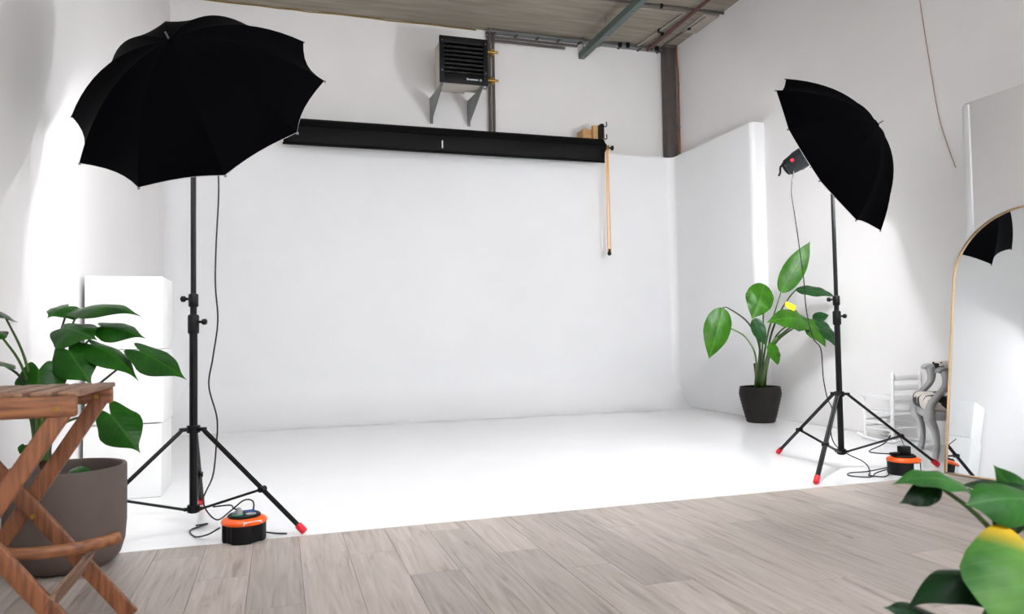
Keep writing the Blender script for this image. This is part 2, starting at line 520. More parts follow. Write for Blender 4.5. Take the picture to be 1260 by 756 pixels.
# hairline cracks along the foot of the cove and of the return wall
def crack(a, b, wdt, n=9):
    bm = new(); a, b = Vector(a), Vector(b); d = (b-a); s = V(-d.y, d.x, 0).normalized()
    rows = []
    for i in range(n):
        t = i/(n-1); ww = wdt*math.sin(PI*min(max(t, .04), .96))*random.uniform(.5, 1)
        p = a+d*t+s*random.uniform(-.4, .4)*wdt
        rows.append([p-s*ww+V(0, 0, .0025), p+s*ww+V(0, 0, .0025)])
    quad_sheet(bm, rows)
    finish('crack', bm, 'crack', floor, smooth=False)
for x0, x1_, wd in ((.85, .98, .006), (1.08, 1.22, .012), (1.86, 2.0, .008), (2.45, 2.9, .013), (-.2, .3, .002)):
    crack((x0, CYB-R+.005, 0), (x1_, CYB-R+.004, 0), wd)
crack((CYR-.008, 9.25, 0), (CYR-.008, 8.3, 0), .006, 16)
crack((RW-.01, 7.8, 0), (RW-.01, 5.5, 0), .004, 20)

# ================================================================== CEILING SERVICES
# steel column in the back right corner
t = thing('steel_column', 'dark brown steel column in the back right corner above the white wall', 'column', (5.84, 9.99, 0))
bm = new(); box(bm, 5.655, 5.815, 9.90, 10.06, 0, CH-.01, .008); finish('shaft', bm, 'darksteel', t)
bm = new(); box(bm, 5.63, 5.84, 9.87, 10.09, CH-.035, CH-.001, .003); finish('cap_plate', bm, 'darksteel', t)
bm = new(); box(bm, 5.63, 5.84, 9.87, 10.09, 0.0, .02, .003); finish('base_plate', bm, 'darksteel', t)
t = thing('copper_pipe', 'thin copper pipe running down beside the corner column', 'pipe', (5.935, 9.86, 0))
bm = new(); tube(bm, [V(5.815, 9.86, CH-.04), V(5.818, 9.86, 5.2), V(5.832, 9.86, 4.9), V(5.832, 9.86, 3.73)], .011, 8)
finish('pipe', bm, 'copper', t)
for z in (4.85, 4.2):
    bm = new(); box(bm, 5.815, 5.848, 9.845, 9.875, z, z+.03, .004); finish('clip', bm, 'steel', t)
# hanging strut channel
t = thing('ceiling_strut', 'grey green steel channel hung under the ceiling, ending at the back wall', 'beam', (4.33, 9, 5.2))
bm = new()
for x0, x1_ in ((4.285, 4.292), (4.368, 4.375)): box(bm, x0, x1_, 6.5, 10.08, 5.20, 5.29)
box(bm, 4.285, 4.375, 6.5, 10.08, 5.195, 5.202)
finish('channel', bm, 'strut', t, smooth=False)
for y in (7.0, 8.4, 9.2, 10.0):
    bm = new(); cyl(bm, (4.33, y, 5.20), (4.33, y, CH-.001), .008, n=8); finish('hanger_rod', bm, 'steel', t)
    bm = new(); cyl(bm, (4.33, y, 5.18), (4.33, y, 5.196), .02, n=6); finish('nut', bm, 'steel', t)
def pipe(name, label, pts, r, mt, clips=(), sub=2):
    t = thing(name, label, 'pipe', pts[0])
    bm = new(); tube(bm, pts, r, 10, sub); finish('pipe', bm, mt, t)
    for c in clips:
        c = Vector(c)
        bm = new(); box(bm, c.x-.02, c.x+.02, c.y-.02, c.y+.02, c.z-r-.012, CH-.001, .004); finish('clip', bm, 'black', t)
    return t
pipe('sprinkler_pipe', 'rust red pipe under the ceiling running back to front near the right wall', [V(5.385, 9.98, 5.40), V(5.36, 9.0, 5.40), V(5.33, 7, 5.40)], .026, 'redpipe', [(5.372, 9.5, 5.43), (5.345, 8.0, 5.43)])
pipe('conduit', 'pale conduit beside the rust red ceiling pipe', [V(5.225, 9.98, 5.45), V(5.27, 9.4, 5.45), V(5.315, 8.75, 5.45)], .013, 'conduit', [(5.27, 9.4, 5.45)])
pipe('conduit', 'thin conduit across the ceiling from strut to right wall', [V(3.2, 8.70, 5.452), V(4.6, 8.67, 5.452), V(5.845, 8.64, 5.452)], .016, 'darksteel', [(4.9, 8.665, 5.45)])
pipe('conduit', 'short conduit parallel to and below the cross conduit near the strut', [V(4.42, 8.82, 5.455), V(5.3, 8.76, 5.455)], .010, 'conduit')
pipe('conduit', 'grey conduit on the ceiling close to the right wall', [V(5.60, 9.85, 5.455), V(5.64, 9.2, 5.455), V(5.66, 8.8, 5.455)], .011, 'darksteel', [(5.64, 9.2, 5.45)])
# loose panel scrap along ceiling edge
bm = new(); box(bm, 5.61, 5.845, 8.75, 9.35, CH-.028, CH-.002, .006); tag(finish('ceiling_panel', bm, 'conduit', loc=(5.82, 9.05, CH-.028)), 'weathered grey panel fixed to the ceiling along the right wall', 'panel')
# cable tray along wall top
t = thing('cable_tray', 'narrow metal cable tray along the top of the back wall', 'tray', (4.2, 10.02, 5.40))
bm = new()
box(bm, 2.84, 5.70, 10.0, 10.09, 5.425, 5.431); box(bm, 2.84, 5.70, 9.995, 10.0, 5.425, 5.452); finish('tray', bm, 'steel', t, smooth=False)
for k in range(9):
    xx = 2.95+k*.33
    bm = new(); box(bm, xx, xx+.03, 9.99, 10.095, 5.412, 5.425); finish('bracket', bm, 'darksteel', t, smooth=False)
for xx, hh in ((4.9, .06), (5.03, .08), (5.42, .1), (5.52, .07)):
    bm = new(); box(bm, xx, xx+.05, 9.96, 10.0, 5.405, 5.405+hh, .006); finish('junction', bm, 'blackplastic', t)
# heating pipes beside the heater
t = thing('heating_pipe', 'pair of dark vertical heating pipes with brass valves beside the wall heater', 'pipe', (2.92, 10.03, 3.6))
bm = new(); tube(bm, [V(2.885, 10.03, 1.0), V(2.885, 10.03, 5.28), V(2.90, 10.03, 5.34), V(2.96, 10.03, 5.365), V(4.25, 10.03, 5.365)], .02, 10, 3); finish('riser', bm, 'darksteel', t)
bm = new(); tube(bm, [V(2.945, 10.03, 1.0), V(2.945, 10.03, 5.2), V(2.955, 10.03, 5.28), V(3.02, 10.03, 5.31), V(4.05, 10.03, 5.31)], .02, 10, 3); finish('riser', bm, 'darksteel', t)
for z in (5.12, 4.71):
    bm = new(); cyl(bm, (2.915, 10.0, z-.05), (2.915, 10.0, z+.05), .03, n=12, prof=[(0, .022), (.2, .034), (.5, .024), (.8, .034), (1, .022)])
    v = finish('valve', bm, 'brass', t)
    bm = new(); cyl(bm, (2.83, 9.98, z), (3.0, 9.98, z), .017, n=10); finish('valve_arm', bm, 'brass', v)
bm = new(); tube(bm, [V(2.60, 9.5, 4.5), V(2.72, 9.7, 4.48), V(2.87, 10.0, 4.66)], .014, 8); finish('connector', bm, 'steel', t)

# wall heater
t = thing('wall_heater', 'black fronted louvred fan heater on grey brackets high on the back wall', 'heater', (2.4, 9.85, 4.5))
HY = 9.20
bm = new(); box(bm, 2.01, 2.60, HY+.03, 9.62, 4.385, 4.945, .01); finish('housing', bm, 'heater', t)
bm = new(); box(bm, 2.10, 2.52, 9.60, BW-.001, 4.52, 4.82, .01); finish('air_duct', bm, 'heater', t)
bm = new(); box(bm, 1.985, 2.047, HY, HY+.045, 4.357, 4.965, .006); box(bm, 2.567, 2.629, HY, HY+.045, 4.357, 4.965, .006)
box(bm, 2.045, 2.57, HY, HY+.045, 4.875, 4.965, .006); box(bm, 2.045, 2.57, HY, HY+.045, 4.357, 4.475, .006); box(bm, 2.045, 2.57, HY+.03, HY+.045, 4.46, 4.88)
fr = finish('front_panel', bm, 'blackplastic', t)
for k in range(7):
    z = 4.495+k*.0555
    bm = new(); bar(bm, (2.05, HY+.011, z), (2.565, HY+.011, z), .03, .008, up=V(0, .75, .65), bev=.002); finish('louvre', bm, 'blackplastic', t)
for x_, z in ((2.016, 4.90), (2.598, 4.90), (2.016, 4.51), (2.598, 4.51)):
    bm = new(); cyl(bm, (x_, HY-.007, z), (x_, HY+.001, z), .009, n=8); finish('screw', bm, 'steel', fr)
bm = new()     # illegible white lettering strokes and round emblem
for k, hgt in enumerate((.026, .016, .018, .014, .02, .016, .018, .014, .02, .016)):
    xx = 2.34+k*.0155; box(bm, xx, xx+.0105, HY-.0035, HY, 4.405, 4.405+hgt)
badge = finish('badge', bm, 'label', fr, smooth=False)
bm = new(); cyl(bm, (2.525, HY, 4.414), (2.525, HY-.0035, 4.414), .017, n=14); finish('emblem', bm, 'greyplug', fr)
for x_ in (2.025, 2.565):
    bm = new(); prism(bm, [V(x_, 9.27, 4.384), V(x_, 9.60, 4.384), V(x_, BW-.002, 4.42), V(x_, BW-.002, 4.06), V(x_, BW-.04, 4.06), V(x_, 9.27, 4.345)], V(.012, 0, 0))
    box(bm, x_, x_+.045, BW-.012, BW-.001, 4.06, 4.42)
    finish('bracket', bm, 'steel', t, smooth=False)
    bm = new(); cyl(bm, (x_-.012, 9.33, 4.365), (x_+.024, 9.33, 4.365), .014, n=8); finish('bolt', bm, 'steel', t)

# ================================================================== BACKDROP ROLL
t = thing('backdrop_roll', 'long black rolled vinyl backdrop hung across the top of the back wall', 'backdrop', (2.2, 9.56, 3.5))
bm = new()
cyl(bm, (.02, 9.56, 3.735), (4.40, 9.56, 3.735), .115, n=32)
roll_o = finish('roll', bm, 'vinyl', t, angle=60)
bm = new()   # loose front flap, two plies hanging in front of the roll
def flap(z0, z1, y0, y1, xa, xb, sag):
    rows = []
    for i in range(9):
        f = i/8; rows.append([])
        for j in range(41):
            g = j/40; rows[-1].append(V(xa+(xb-xa)*g, y0+(y1-y0)*f-.012*math.sin(PI*f)+.006*math.sin(g*19+f*3), z0+(z1-z0)*f-sag*math.sin(PI*g)*f+.005*math.sin(g*31)*f))
    return rows
quad_sheet(bm, flap(3.74, 3.50, 9.438, 9.46, .06, 4.385, .0)); fl = finish('flap', bm, 'vinyl', t)
so = fl.modifiers.new('thick', 'SOLIDIFY'); so.thickness = .006
bm = new(); cyl(bm, (.05, 9.447, 3.497), (4.385, 9.447, 3.497), .013, n=10); finish('hem_bar', bm, 'vinyl', t)
bm = new(); box(bm, 2.045, 2.06, 9.418, 9.428, 3.55, 3.65); finish('tape', bm, 'tape', t, smooth=False)
for xa in (-.02, 4.40):
    bm = new(); cyl(bm, (xa, 9.56, 3.735), (xa+.05, 9.56, 3.735), .09, r2=.06, n=20); finish('end_plug', bm, 'blackplastic', t)
bm = new(); cyl(bm, (4.45, 9.56, 3.735), (4.56, 9.56, 3.735), .012, n=10); finish('axle', bm, 'black', t)
bm = new(); cyl(bm, (4.462, 9.56, 3.735), (4.495, 9.56, 3.735), .03, n=16, prof=[(0, .036), (.2, .036), (.5, .026), (.8, .036), (1, .036)]); finish('chain_wheel', bm, 'brass', t)
bm = new(); cyl(bm, (4.535, 9.56, 3.735), (4.575, 9.56, 3.735), .03, n=14, prof=[(0, .02), (.4, .036), (.8, .036), (1, .022)]); finish('end_knob', bm, 'blackplastic', t)
# chain with weight
t = thing('pull_chain', 'orange bead chain loop with black weight hanging from the backdrop roll', 'chain', (4.478, 9.56, 2.2))
n = 56
for s in (-1, 1):
    bm = new()
    for k in range(n):
        f = k/(n-1); z = 3.74-1.48*f
        yy = 9.56+s*.030*(1-f)+s*.006
        xx = 4.478+s*.026
        bmesh.ops.create_icosphere(bm, subdivisions=1, radius=.0145, matrix=Matrix.Translation((xx, yy-.0, z)))
    finish('bead_strand', bm, 'chain', t)['kind'] = 'stuff'
bm = new(); lathe(bm, (4.478, 9.56, 2.19), [(.012, 0), (.027, .012), (.029, .035), (.022, .055), (.018, .09), (.008, .095)], 16); finish('weight', bm, 'blackplastic', t)
# wooden mount with hooks
for xa, lab in ((4.16, 'right hand pine mounting block with black hooks above the roll end and chain'), (-.10, 'left hand pine mounting block of the roll behind the large umbrella')):
    t = thing('backdrop_mount', lab, 'bracket', (xa, 9.7, CYH), 'mounting blocks of the backdrop roll')
    bm = new(); box(bm, xa, xa+.17, 9.68, 9.90, CYH+.001, 4.02, .003); finish('block', bm, 'pine', t)
    bm = new(); box(bm, xa+.13, xa+.20, 9.60, 9.68, 3.86, 4.06, .003); finish('upright', bm, 'pine', t)
    bm = new(); box(bm, xa+.20, xa+.25, 9.50, 9.64, 3.853, 4.06, .004); pl = finish('plate', bm, 'blackplastic', t)
    bm = new(); box(bm, xa+.25, xa+.285, 9.56, 9.62, 3.86, 4.05, .003); finish('spacer', bm, 'pine', t)
    for z in (3.86, 4.04):
        bm = new(); tube(bm, [V(xa+.25, 9.53, z), V(xa+.285, 9.53, z-.012), V(xa+.305, 9.53, z+.01), V(xa+.30, 9.53, z+.06)], .008, 8); finish('hook', bm, 'blackplastic', t)

# wall cable at right
bm = new(); tube(bm, [V(RW-.006, 5.51, CH-.01), V(RW-.006, 5.46, 4.55), V(RW-.006, 5.435, 4.21), V(RW-.006, 5.35, 3.555), V(RW-.006, 5.28, 3.07), V(RW-.006, 5.20, 2.77), V(RW-.006, 5.12, 2.53)], .0034, 6)
tag(finish('wall_cable', bm, 'cablebrown', loc=(RW-.008, 5.5, 2.55)), 'thin reddish cable hanging loose down the right wall', 'cable')

# ================================================================== WHITE CUBES
for k, lab in enumerate(('bottom white display cube of the stack by the left wall', 'middle white display cube of the stack by the left wall', 'top white display cube of the stack by the left wall')):
    dx = (0, .012, .004)[k]; dy = (0, -.006, .01)[k]
    z = .001+k*.514
    bm = new(); box(bm, -1.272+dx, -.785+dx, 5.68+dy, 6.19+dy, z, z+.508, .008, 3)
    o = finish('display_cube', bm, 'cube', loc=(-1.03, 5.93, z), angle=50)
    tag(o, lab, 'cube', 'white display cubes')

# ================================================================== LIGHT STANDS
def light_stand(c, feet, top, label):
    c = Vector(c)
    t = thing('light_stand', label, 'tripod', c, 'black studio light stands')
    bm = new(); cyl(bm, c+V(0, 0, .10), c+V(0, 0, 1.20), .0225, n=18); finish('lower_tube', bm, 'black', t)
    bm = new(); cyl(bm, c+V(0, 0, 1.14), c+V(0, 0, 1.335), .0185, n=16); finish('middle_tube', bm, 'black', t)
    bm = new(); cyl(bm, c+V(0, 0, 1.30), c+V(0, 0, top), .0155, n=16); finish('upper_tube', bm, 'black', t)
    for z, r, hh in ((1.12, .031, .11), (1.275, .027, .075)):
        bm = new(); cyl(bm, c+V(0, 0, z), c+V(0, 0, z+hh), r, n=18, prof=[(0, r*.9), (.08, r), (.92, r), (1, r*.85)])
        col_o = finish('collar', bm, 'blackplastic', t)
        bm = new(); d = (rgt*(1 if z < 1.2 else -1)); d.z = 0; d.normalize()
        cyl(bm, c+V(0, 0, z+hh*.62)+d*r*.8, c+V(0, 0, z+hh*.62)+d*(r+.018), .008, n=10)
        cyl(bm, c+V(0, 0, z+hh*.62)+d*(r+.016), c+V(0, 0, z+hh*.62)+d*(r+.045), .017, n=10, prof=[(0, .010), (.3, .018), (.8, .018), (1, .012)])
        finish('knob', bm, 'blackplastic', col_o)
    zh = .575
    bm = new(); cyl(bm, c+V(0, 0, zh-.02), c+V(0, 0, zh+.02), .036, n=18)
    for f in feet:
        d = (Vector(f)-c); d.z = 0; d.normalize(); bar(bm, c+V(0, 0, zh)+d*.02, c+V(0, 0, zh)+d*.075, .034, .02, up=V(0, 0, 1), bev=.003)
    finish('leg_hub', bm, 'blackplastic', t)
    zb = .125
    bm = new(); cyl(bm, c+V(0, 0, zb-.02), c+V(0, 0, zb+.02), .034, n=18)
    for f in feet:
        d = (Vector(f)-c); d.z = 0; d.normalize(); bar(bm, c+V(0, 0, zb)+d*.02, c+V(0, 0, zb)+d*.055, .026, .018, up=V(0, 0, 1), bev=.003)
    finish('brace_hub', bm, 'blackplastic', t)
    for f in feet:
        f = Vector(f); d = (f-c); d.z = 0; d.normalize(); s = V(-d.y, d.x, 0)
        a = c+V(0, 0, zh-.008)+d*.068
        foot = f+V(0, 0, .014)
        e = a+(foot-a)*.955
        bm = new()
        for q in (-1, 1): tube(bm, [a+s*q*.0085, e+s*q*.0085], .0095, 8)
        lg = finish('leg', bm, 'black', t)
        bm = new(); tube(bm, [a+(foot-a)*.935, a+(foot-a)*.95, foot+(a-foot).normalized()*.02, foot], lambda u: .021 if u < .9 else .017, 10, 3); finish('rubber_foot', bm, 'red', lg)
        j = a+(foot-a)*.585
        b0 = c+V(0, 0, zb)+d*.05
        bm = new()
        for q in (-1, 1): tube(bm, [b0+s*q*.007, j+s*q*.007], .007, 8)
        br = finish('brace', bm, 'black', t)
        bm = new(); cyl(bm, j-s*.024, j+s*.024, .017, n=12); finish('joint', bm, 'blackplastic', br)
    return t

# ------------------------------------------------------------------ umbrellas and flash heads
def umbrella(c, n, R_, h, phase, label, tip=.05):
    c = Vector(c); n = Vector(n).normalized()
    a = n.cross(V(0, 0, 1)).normalized(); b = a.cross(n)
    t = thing('studio_umbrella', label, 'umbrella', c, 'black backed reflector umbrellas')
    NG = 10
    def pt(ang_f, k, s, off=0.0):
        # gore k, ang_f 0..1 across, s 0..1 from apex to rim
        t0 = phase+2*PI*k/NG; t1 = phase+2*PI*(k+1)/NG
        r = R_*s
        zz = h*(1-s**2.15)
        p0 = a*math.cos(t0)+b*math.sin(t0); p1 = a*math.cos(t1)+b*math.sin(t1)
        p = p0*(1-ang_f)+p1*ang_f
        m_ = 4*ang_f*(1-ang_f)
        r2 = r*(1-.062*m_*s**3)
        zz -= .028*m_*s*(1-.55*s)*1.2
        return c + p*r2 + n*(zz+off)
    for k in range(NG):
        bm = new()
        quad_sheet(bm, [[pt(j/6, k, .012+.988*i/12) for j in range(7)] for i in range(13)])
        o = finish('panel', bm, 'blackfabric', t)
    bm = new()
    for k in range(NG):
        quad_sheet(bm, [[pt(j/6, k, .012+.986*i/12, -.006) for j in range(7)] for i in range(13)])
    bmesh.ops.remove_doubles(bm, verts=bm.verts, dist=.0005)
    finish('lining', bm, 'lining', t)
    for k in range(NG):
        bm = new(); tube(bm, [pt(0, k, .02+.98*i/8, -.012) for i in range(9)], .0035, 6, 2)
        rb = finish('rib', bm, 'steel', t)
        bm = new(); ball(bm, pt(0, k, 1.0, -.006), .008, u=8, v=6); finish('rib_tip', bm, 'steel', rb)
    bm = new(); tube(bm, [c+n*(h+tip), c+n*(h-.02)], .0055, 8); finish('ferrule', bm, 'steel', t)
    bm = new(); cyl(bm, c+n*(h-.012), c+n*(h+.012), .022, r2=.012, n=14); finish('apex_cap', bm, 'blackfabric', t)
    bm = new(); tube(bm, [c+n*(h-.01), c-n*.20], .0055, 8); finish('shaft', bm, 'black', t)
    for k in range(NG):
        bm = new(); tube(bm, [c+n*(.12), pt(0, k, .52, -.016)], .0025, 6); finish('stretcher', bm, 'steel', t)
    return t

def flash_head(c, n, pole_top, label, depth, watts, soft, off=.105):
    c = Vector(c); n = Vector(n).normalized()
    a = n.cross(V(0, 0, 1)).normalized(); b = a.cross(n)       # b: 'up' perpendicular to axis
    if b.z < 0: b = -b
    q = c+b*off
    t = thing('studio_flash', label, 'flash', pole_top, 'studio flash heads')
    bm = new(); cyl(bm, q-n*.36, q-n*.03, .07, n=24, prof=[(0, .058), (.03, .070), (.25, .078), (.3, .084), (.85, .084), (.88, .088), (.98, .088), (1, .08)])
    body = finish('body', bm, 'darkgrey', t)
    bm = new(); cyl(bm, q-n*.372, q-n*.355, .058, n=20); finish('control_panel', bm, 'blackplastic', body)
    for sd in (-1, 1):
        bm = new(); cyl(bm, q-n*.27+a*sd*.074, q-n*.27+a*sd*.086, .013, n=12); finish('status_lamp', bm, 'redled', body)
    bm = new(); tube(bm, [q-n*.34+b*.045, q-n*.40+b*.04, q-n*.425+b*.0, q-n*.45-b*.02], .012, 8, flat=.6); finish('grip', bm, 'blackplastic', body)
    # tilt bracket with umbrella clamp
    p = Vector(pole_top)
    bm = new(); cyl(bm, p-V(0, 0, .06), p+V(0, 0, .015), .027, n=16); br = finish('bracket', bm, 'blackplastic', t)
    axp = c-n*((c-p).dot(n))
    bm = new(); bar(bm, p, axp+b*.05, .03, .03, bev=.004); bar(bm, axp-n*.05+b*.008, axp+n*.05+b*.008, .034, .036, bev=.005); finish('umbrella_clamp', bm, 'blackplastic', br)
    bm = new(); cyl(bm, p-V(0, 0, .03)+a*.02, p-V(0, 0, .03)+a*.075, .012, n=10); finish('tilt_handle', bm, 'blackplastic', br)
    # frosted flash tube in front of the body, and its light
    bm = new(); cyl(bm, q-n*.03, q+n*.02, .045, n=20, prof=[(0, .05), (.5, .048), (.85, .035), (1, .012)]); finish('glass_dome', bm, 'lining', t)
    ld = bpy.data.lights.new('flash_tube', 'POINT')
    ld.energy = watts; ld.color = FLASH_COL; ld.shadow_soft_size = .035
    lo = bpy.data.objects.new('flash_tube', ld); C.objects.link(lo)
    lo.location = c+n*depth+b*.04-Vector(pole_top); lo.parent = t
    ld = bpy.data.lights.new('added_lining_fill', 'AREA')  # added soft lamp standing in for flash light bounced off the lining
    ld.shape = 'DISK'; ld.size = .5; ld.energy = soft; ld.color = FLASH_COL
    lo = bpy.data.objects.new('added_lining_fill', ld); C.objects.link(lo)
    lo.rotation_euler = n.to_track_quat('Z', 'Y').to_euler()
    lo.location = c+n*.27-Vector(pole_top); lo.parent = t
    return t

LC = V(-.47, 4.61, 0)
light_stand(LC, [(.13, 4.29, 0), (-1.10, 4.365, 0), (-.491, 5.294, 0)], 2.40, 'black light stand on red feet at left below the large umbrella')
Ln = V(-.304, -.767, .565)
Lc = V(-.442, 4.595, 2.489)
umbrella(Lc, Ln, .737, .382, -57.334, 'large black reflector umbrella at left seen from behind, above the potted philodendron')
flash_head(Lc, Ln, V(-.47, 4.61, 2.42), 'flash head hidden inside the large left umbrella', .25, FLASH_W*.24, 29.0)
RC = V(4.21, 4.81, 0)
light_stand(RC, [(4.168, 5.539, 0), (3.572, 4.339, 0), (4.89, 4.54, 0)], 2.38, 'black light stand on red feet at right beside the mirror')
Rn = V(.418, -.809, .414)
Rc = V(4.155, 4.733, 2.47)
umbrella(Rc, Rn, .71, .369, -4.926, 'black reflector umbrella at right tilted away towards the potted banana plant')
flash_head(Rc, Rn, V(4.21, 4.81, 2.40), 'dark grey flash head with red lamp poking out of the right umbrella', .17, FLASH_W*3.3, 50.0)

# ------------------------------------------------------------------ cable reels and cables
def reel(c, rot, label, kind):
    c = Vector(c); cr, sr = math.cos(rot), math.sin(rot)
    def P(x, y, z): return c+V(x*cr-y*sr, x*sr+y*cr, z)
    t = thing('cable_reel', label, 'cable reel', c, 'orange and black cable reels')
    n = 48
    def outline(s, notch):
        pts = []
        for i in range(n):
            a = 2*PI*i/n; r = .116*s
            if notch and math.sin(a*4+.4) > .45: r -= .015*s
            pts.append((r*math.cos(a), r*math.sin(a)))
        return pts
    bm = new()
    loops = []
    for s, z, nt in ((.96, .0, 1), (.98, .012, 1), (.98, .094, 1)):
        loops.append([bm.verts.new(P(x, y, z)) for x, y in outline(s, kind == 0)])
    skin(bm, loops); finish('drum', bm, 'blackplastic', t, angle=30)
    bm = new(); lathe(bm, c, [(.111, .093), (.118, .097), (.119, .107), (.112, .116), (.090, .127), (.080, .128), (.064, .120)], 48)
    top = finish('rim', bm, 'orange', t)
    bm = new(); lathe(bm, c, [(.085, .12), (.085, .136), (.080, .141), (.02, .141)], 40); sk = finish('socket_plate', bm, 'blackplastic', t)
    for q in range(4):
        a = q*PI/2+.5+rot
        bm = new(); lathe(bm, c+V(.046*math.cos(a), .046*math.sin(a), .137), [(.026, 0), (.028, .008), (.022, .010), (.02, .006)], 18)
        finish('socket', bm, ('blue', 'greyplug', 'green', 'greyplug')[q] if kind == 0 else 'blackplastic', sk)
    bm = new()
    if kind == 0:
        bar(bm, P(-.04, -.113, .108), P(.06, -.104, .108), .004, .018, up=V(0, -.4, .9)); finish('sticker', bm, 'label', top, smooth=False)
        bm = new(); cyl(bm, P(-.035, -.02, .14), P(-.035, -.02, .18), .018, n=12, prof=[(0, .02), (.5, .019), (1, .010)]); finish('plug', bm, 'greyplug', t)
    else:
        w = [P(.1155*math.cos(a), .1155*math.sin(a), 0) for a in (-.75, -.6, -.45, -.3, -.2)]
        rows = [[v+V(0, 0, z) for v in w] for z in (.010, .092)]
        quad_sheet(bm, rows); finish('sticker', bm, 'label', t)
        bm = new(); box(bm, c.x-.03, c.x+.045, c.y-.03, c.y+.03, .139, .205, .006); finish('plug_adapter', bm, 'blackplastic', t)
        bm = new(); bar(bm, V(c.x-.12, c.y-.0, .154), V(c.x-.03, c.y, .154), .03, .022, bev=.006); finish('plug', bm, 'blackplastic', t)
    return t
REL = V(-.185, 4.30, 0)
reel(REL, .35, 'orange and black cable reel at the foot of the left light stand', 0)
RER = V(4.44, 4.43, 0)
reel(RER, -1.0, 'orange and black cable reel with white sticker under the right light stand', 1)

def cable(pts, label, r=.0045, sub=8):
    bm = new(); tube(bm, pts, r, 8, sub)
    return tag(finish('power_cable', bm, 'cable', loc=Vector(pts[-1])), label, 'cable', 'flash power cables')
dl = 4.22
lp = [at_d(*p, dl) for p in ((268, 190), (269, 240), (266, 300), (265, 350), (268, 395), (262, 440), (257, 475), (267, 515), (266, 550), (262, 585))]
lp += [at_d(*p, 4.3) for p in ((253, 606), (250, 616))]
lp += [at_d(*p, 4.25) for p in ((255, 630), (268, 640))]
lp += [at_d(*p, 4.15) for p in ((285, 628), (300, 616), (311, 617), (311, 628), (300, 631), (288, 626))] + [at_d(*p, 4.2) for p in ((283, 622), (262, 624))]
lp = [p if p.z > .006 else V(p.x, p.y, .006) for p in lp]
cable(lp, 'black power cable looping down beside the left light stand')
cable([REL+V(-.125, .02, .07), REL+V(-.19, .06, .03), REL+V(-.26, .14, .006), REL+V(-.30, .30, .006), REL+V(-.22, .42, .006), REL+V(-.27, .30, .03)], 'black cable running from the left reel to the stand foot')
cable([REL+V(.10, .05, .02), REL+V(.16, .05, .006), REL+V(.22, .02, .006)], 'short black cable end poking out behind the left reel')
dr = 5.95
rp = [at_d(*p, 6.0) for p in ((977, 208), (974, 235), (978, 265), (983, 300), (989, 345), (992, 380), (1000, 415), (1010, 430), (1013, 465), (1018, 490), (1024, 505), (1022, 530), (1028, 548))]
rp += [at_d(*p, 5.75) for p in ((1045, 560), (1060, 567), (1068, 574))]
rp += [RER+V(-.22, .10, .006), RER+V(-.30, .02, .006), RER+V(-.24, -.06, .006), RER+V(-.13, -.02, .03)]
rp = [p if p.z > .006 else V(p.x, p.y, .006) for p in rp]
cable(rp, 'black power cable from the right flash head down to its stand')
cable([at_d(1096, 536, 5.5), at_d(1088, 546, 5.5), at_d(1070, 555, 5.5), RER+V(-.26, .0, .17), RER+V(-.12, 0, .154)], 'black cable drooping from the tripod leg to the right reel plug')
cable([RER+V(-.12, .03, .05), RER+V(-.22, .12, .012), RER+V(-.36, .15, .006), RER+V(-.44, .06, .006), RER+V(-.34, -.03, .006), RER+V(-.22, .04, .014), RER+V(-.12, .0, .05)], 'black cable coiled on the white floor beside the right reel')
bm = new(); tube(bm, [at_d(1106, 533, 5.45), RER+V(.01, 0, .206)], .003, 6)
tag(finish('plug_wire', bm, 'cable', loc=RER+V(.01, 0, .225)), 'thin straight wire from tripod joint down to black plug adapter', 'cable')

# ================================================================== MIRROR
t = thing('arched_mirror', 'tall arched floor mirror with thin gold frame leaning against the right partition', 'mirror', (4.72, 3.78, 0))
MR = math.radians(12.8)
mh = V(-math.sin(MR), math.cos(MR), 0)    # along the width, towards the far edge
m0 = V(-math.cos(MR), -math.sin(MR), 0)   # facing into the room
mu = (V(0, 0, 1)-m0*.145).normalized()    # up along the glass, leaning back
mn = (m0+V(0, 0, .145)).normalized()
mc = V(4.715, 4.32, .004)-mh*.52
def mp(y, z, dpt=0): return mc+mh*y+mu*z+mn*dpt
HW, HT = .52, 1.965
def arch(inset, n=40):
    hw = HW-inset; zc = HT-HW
    pts = [(-hw, inset), (hw, inset)] + [(hw*math.cos(PI*i/n), zc+hw*math.sin(PI*i/n)) for i in range(n+1)]
    return pts
bm = new(); prism(bm, [mp(y, z, 0) for y, z in arch(.008)], mn*.006); finish('glass', bm, 'mirror', t, smooth=False)
bm = new(); prism(bm, [mp(y, z, -.012) for y, z in arch(.004)], mn*.0115); finish('backing_board', bm, 'backing', t, smooth=False)
bm = new()
O, I = arch(0), arch(.010)
nn = len(O)
L1 = [bm.verts.new(mp(y, z, -.014)) for y, z in O]; L2 = [bm.verts.new(mp(y, z, .018)) for y, z in O]
L3 = [bm.verts.new(mp(y, z, .018)) for y, z in I]; L4 = [bm.verts.new(mp(y, z, -.014)) for y, z in I]
for A_, B_ in ((L1, L2), (L2, L3), (L3, L4), (L4, L1)):
    for i in range(nn): bm.faces.new((A_[i], A_[(i+1) % nn], B_[(i+1) % nn], B_[i]))
finish('frame', bm, 'gold', t, angle=30)

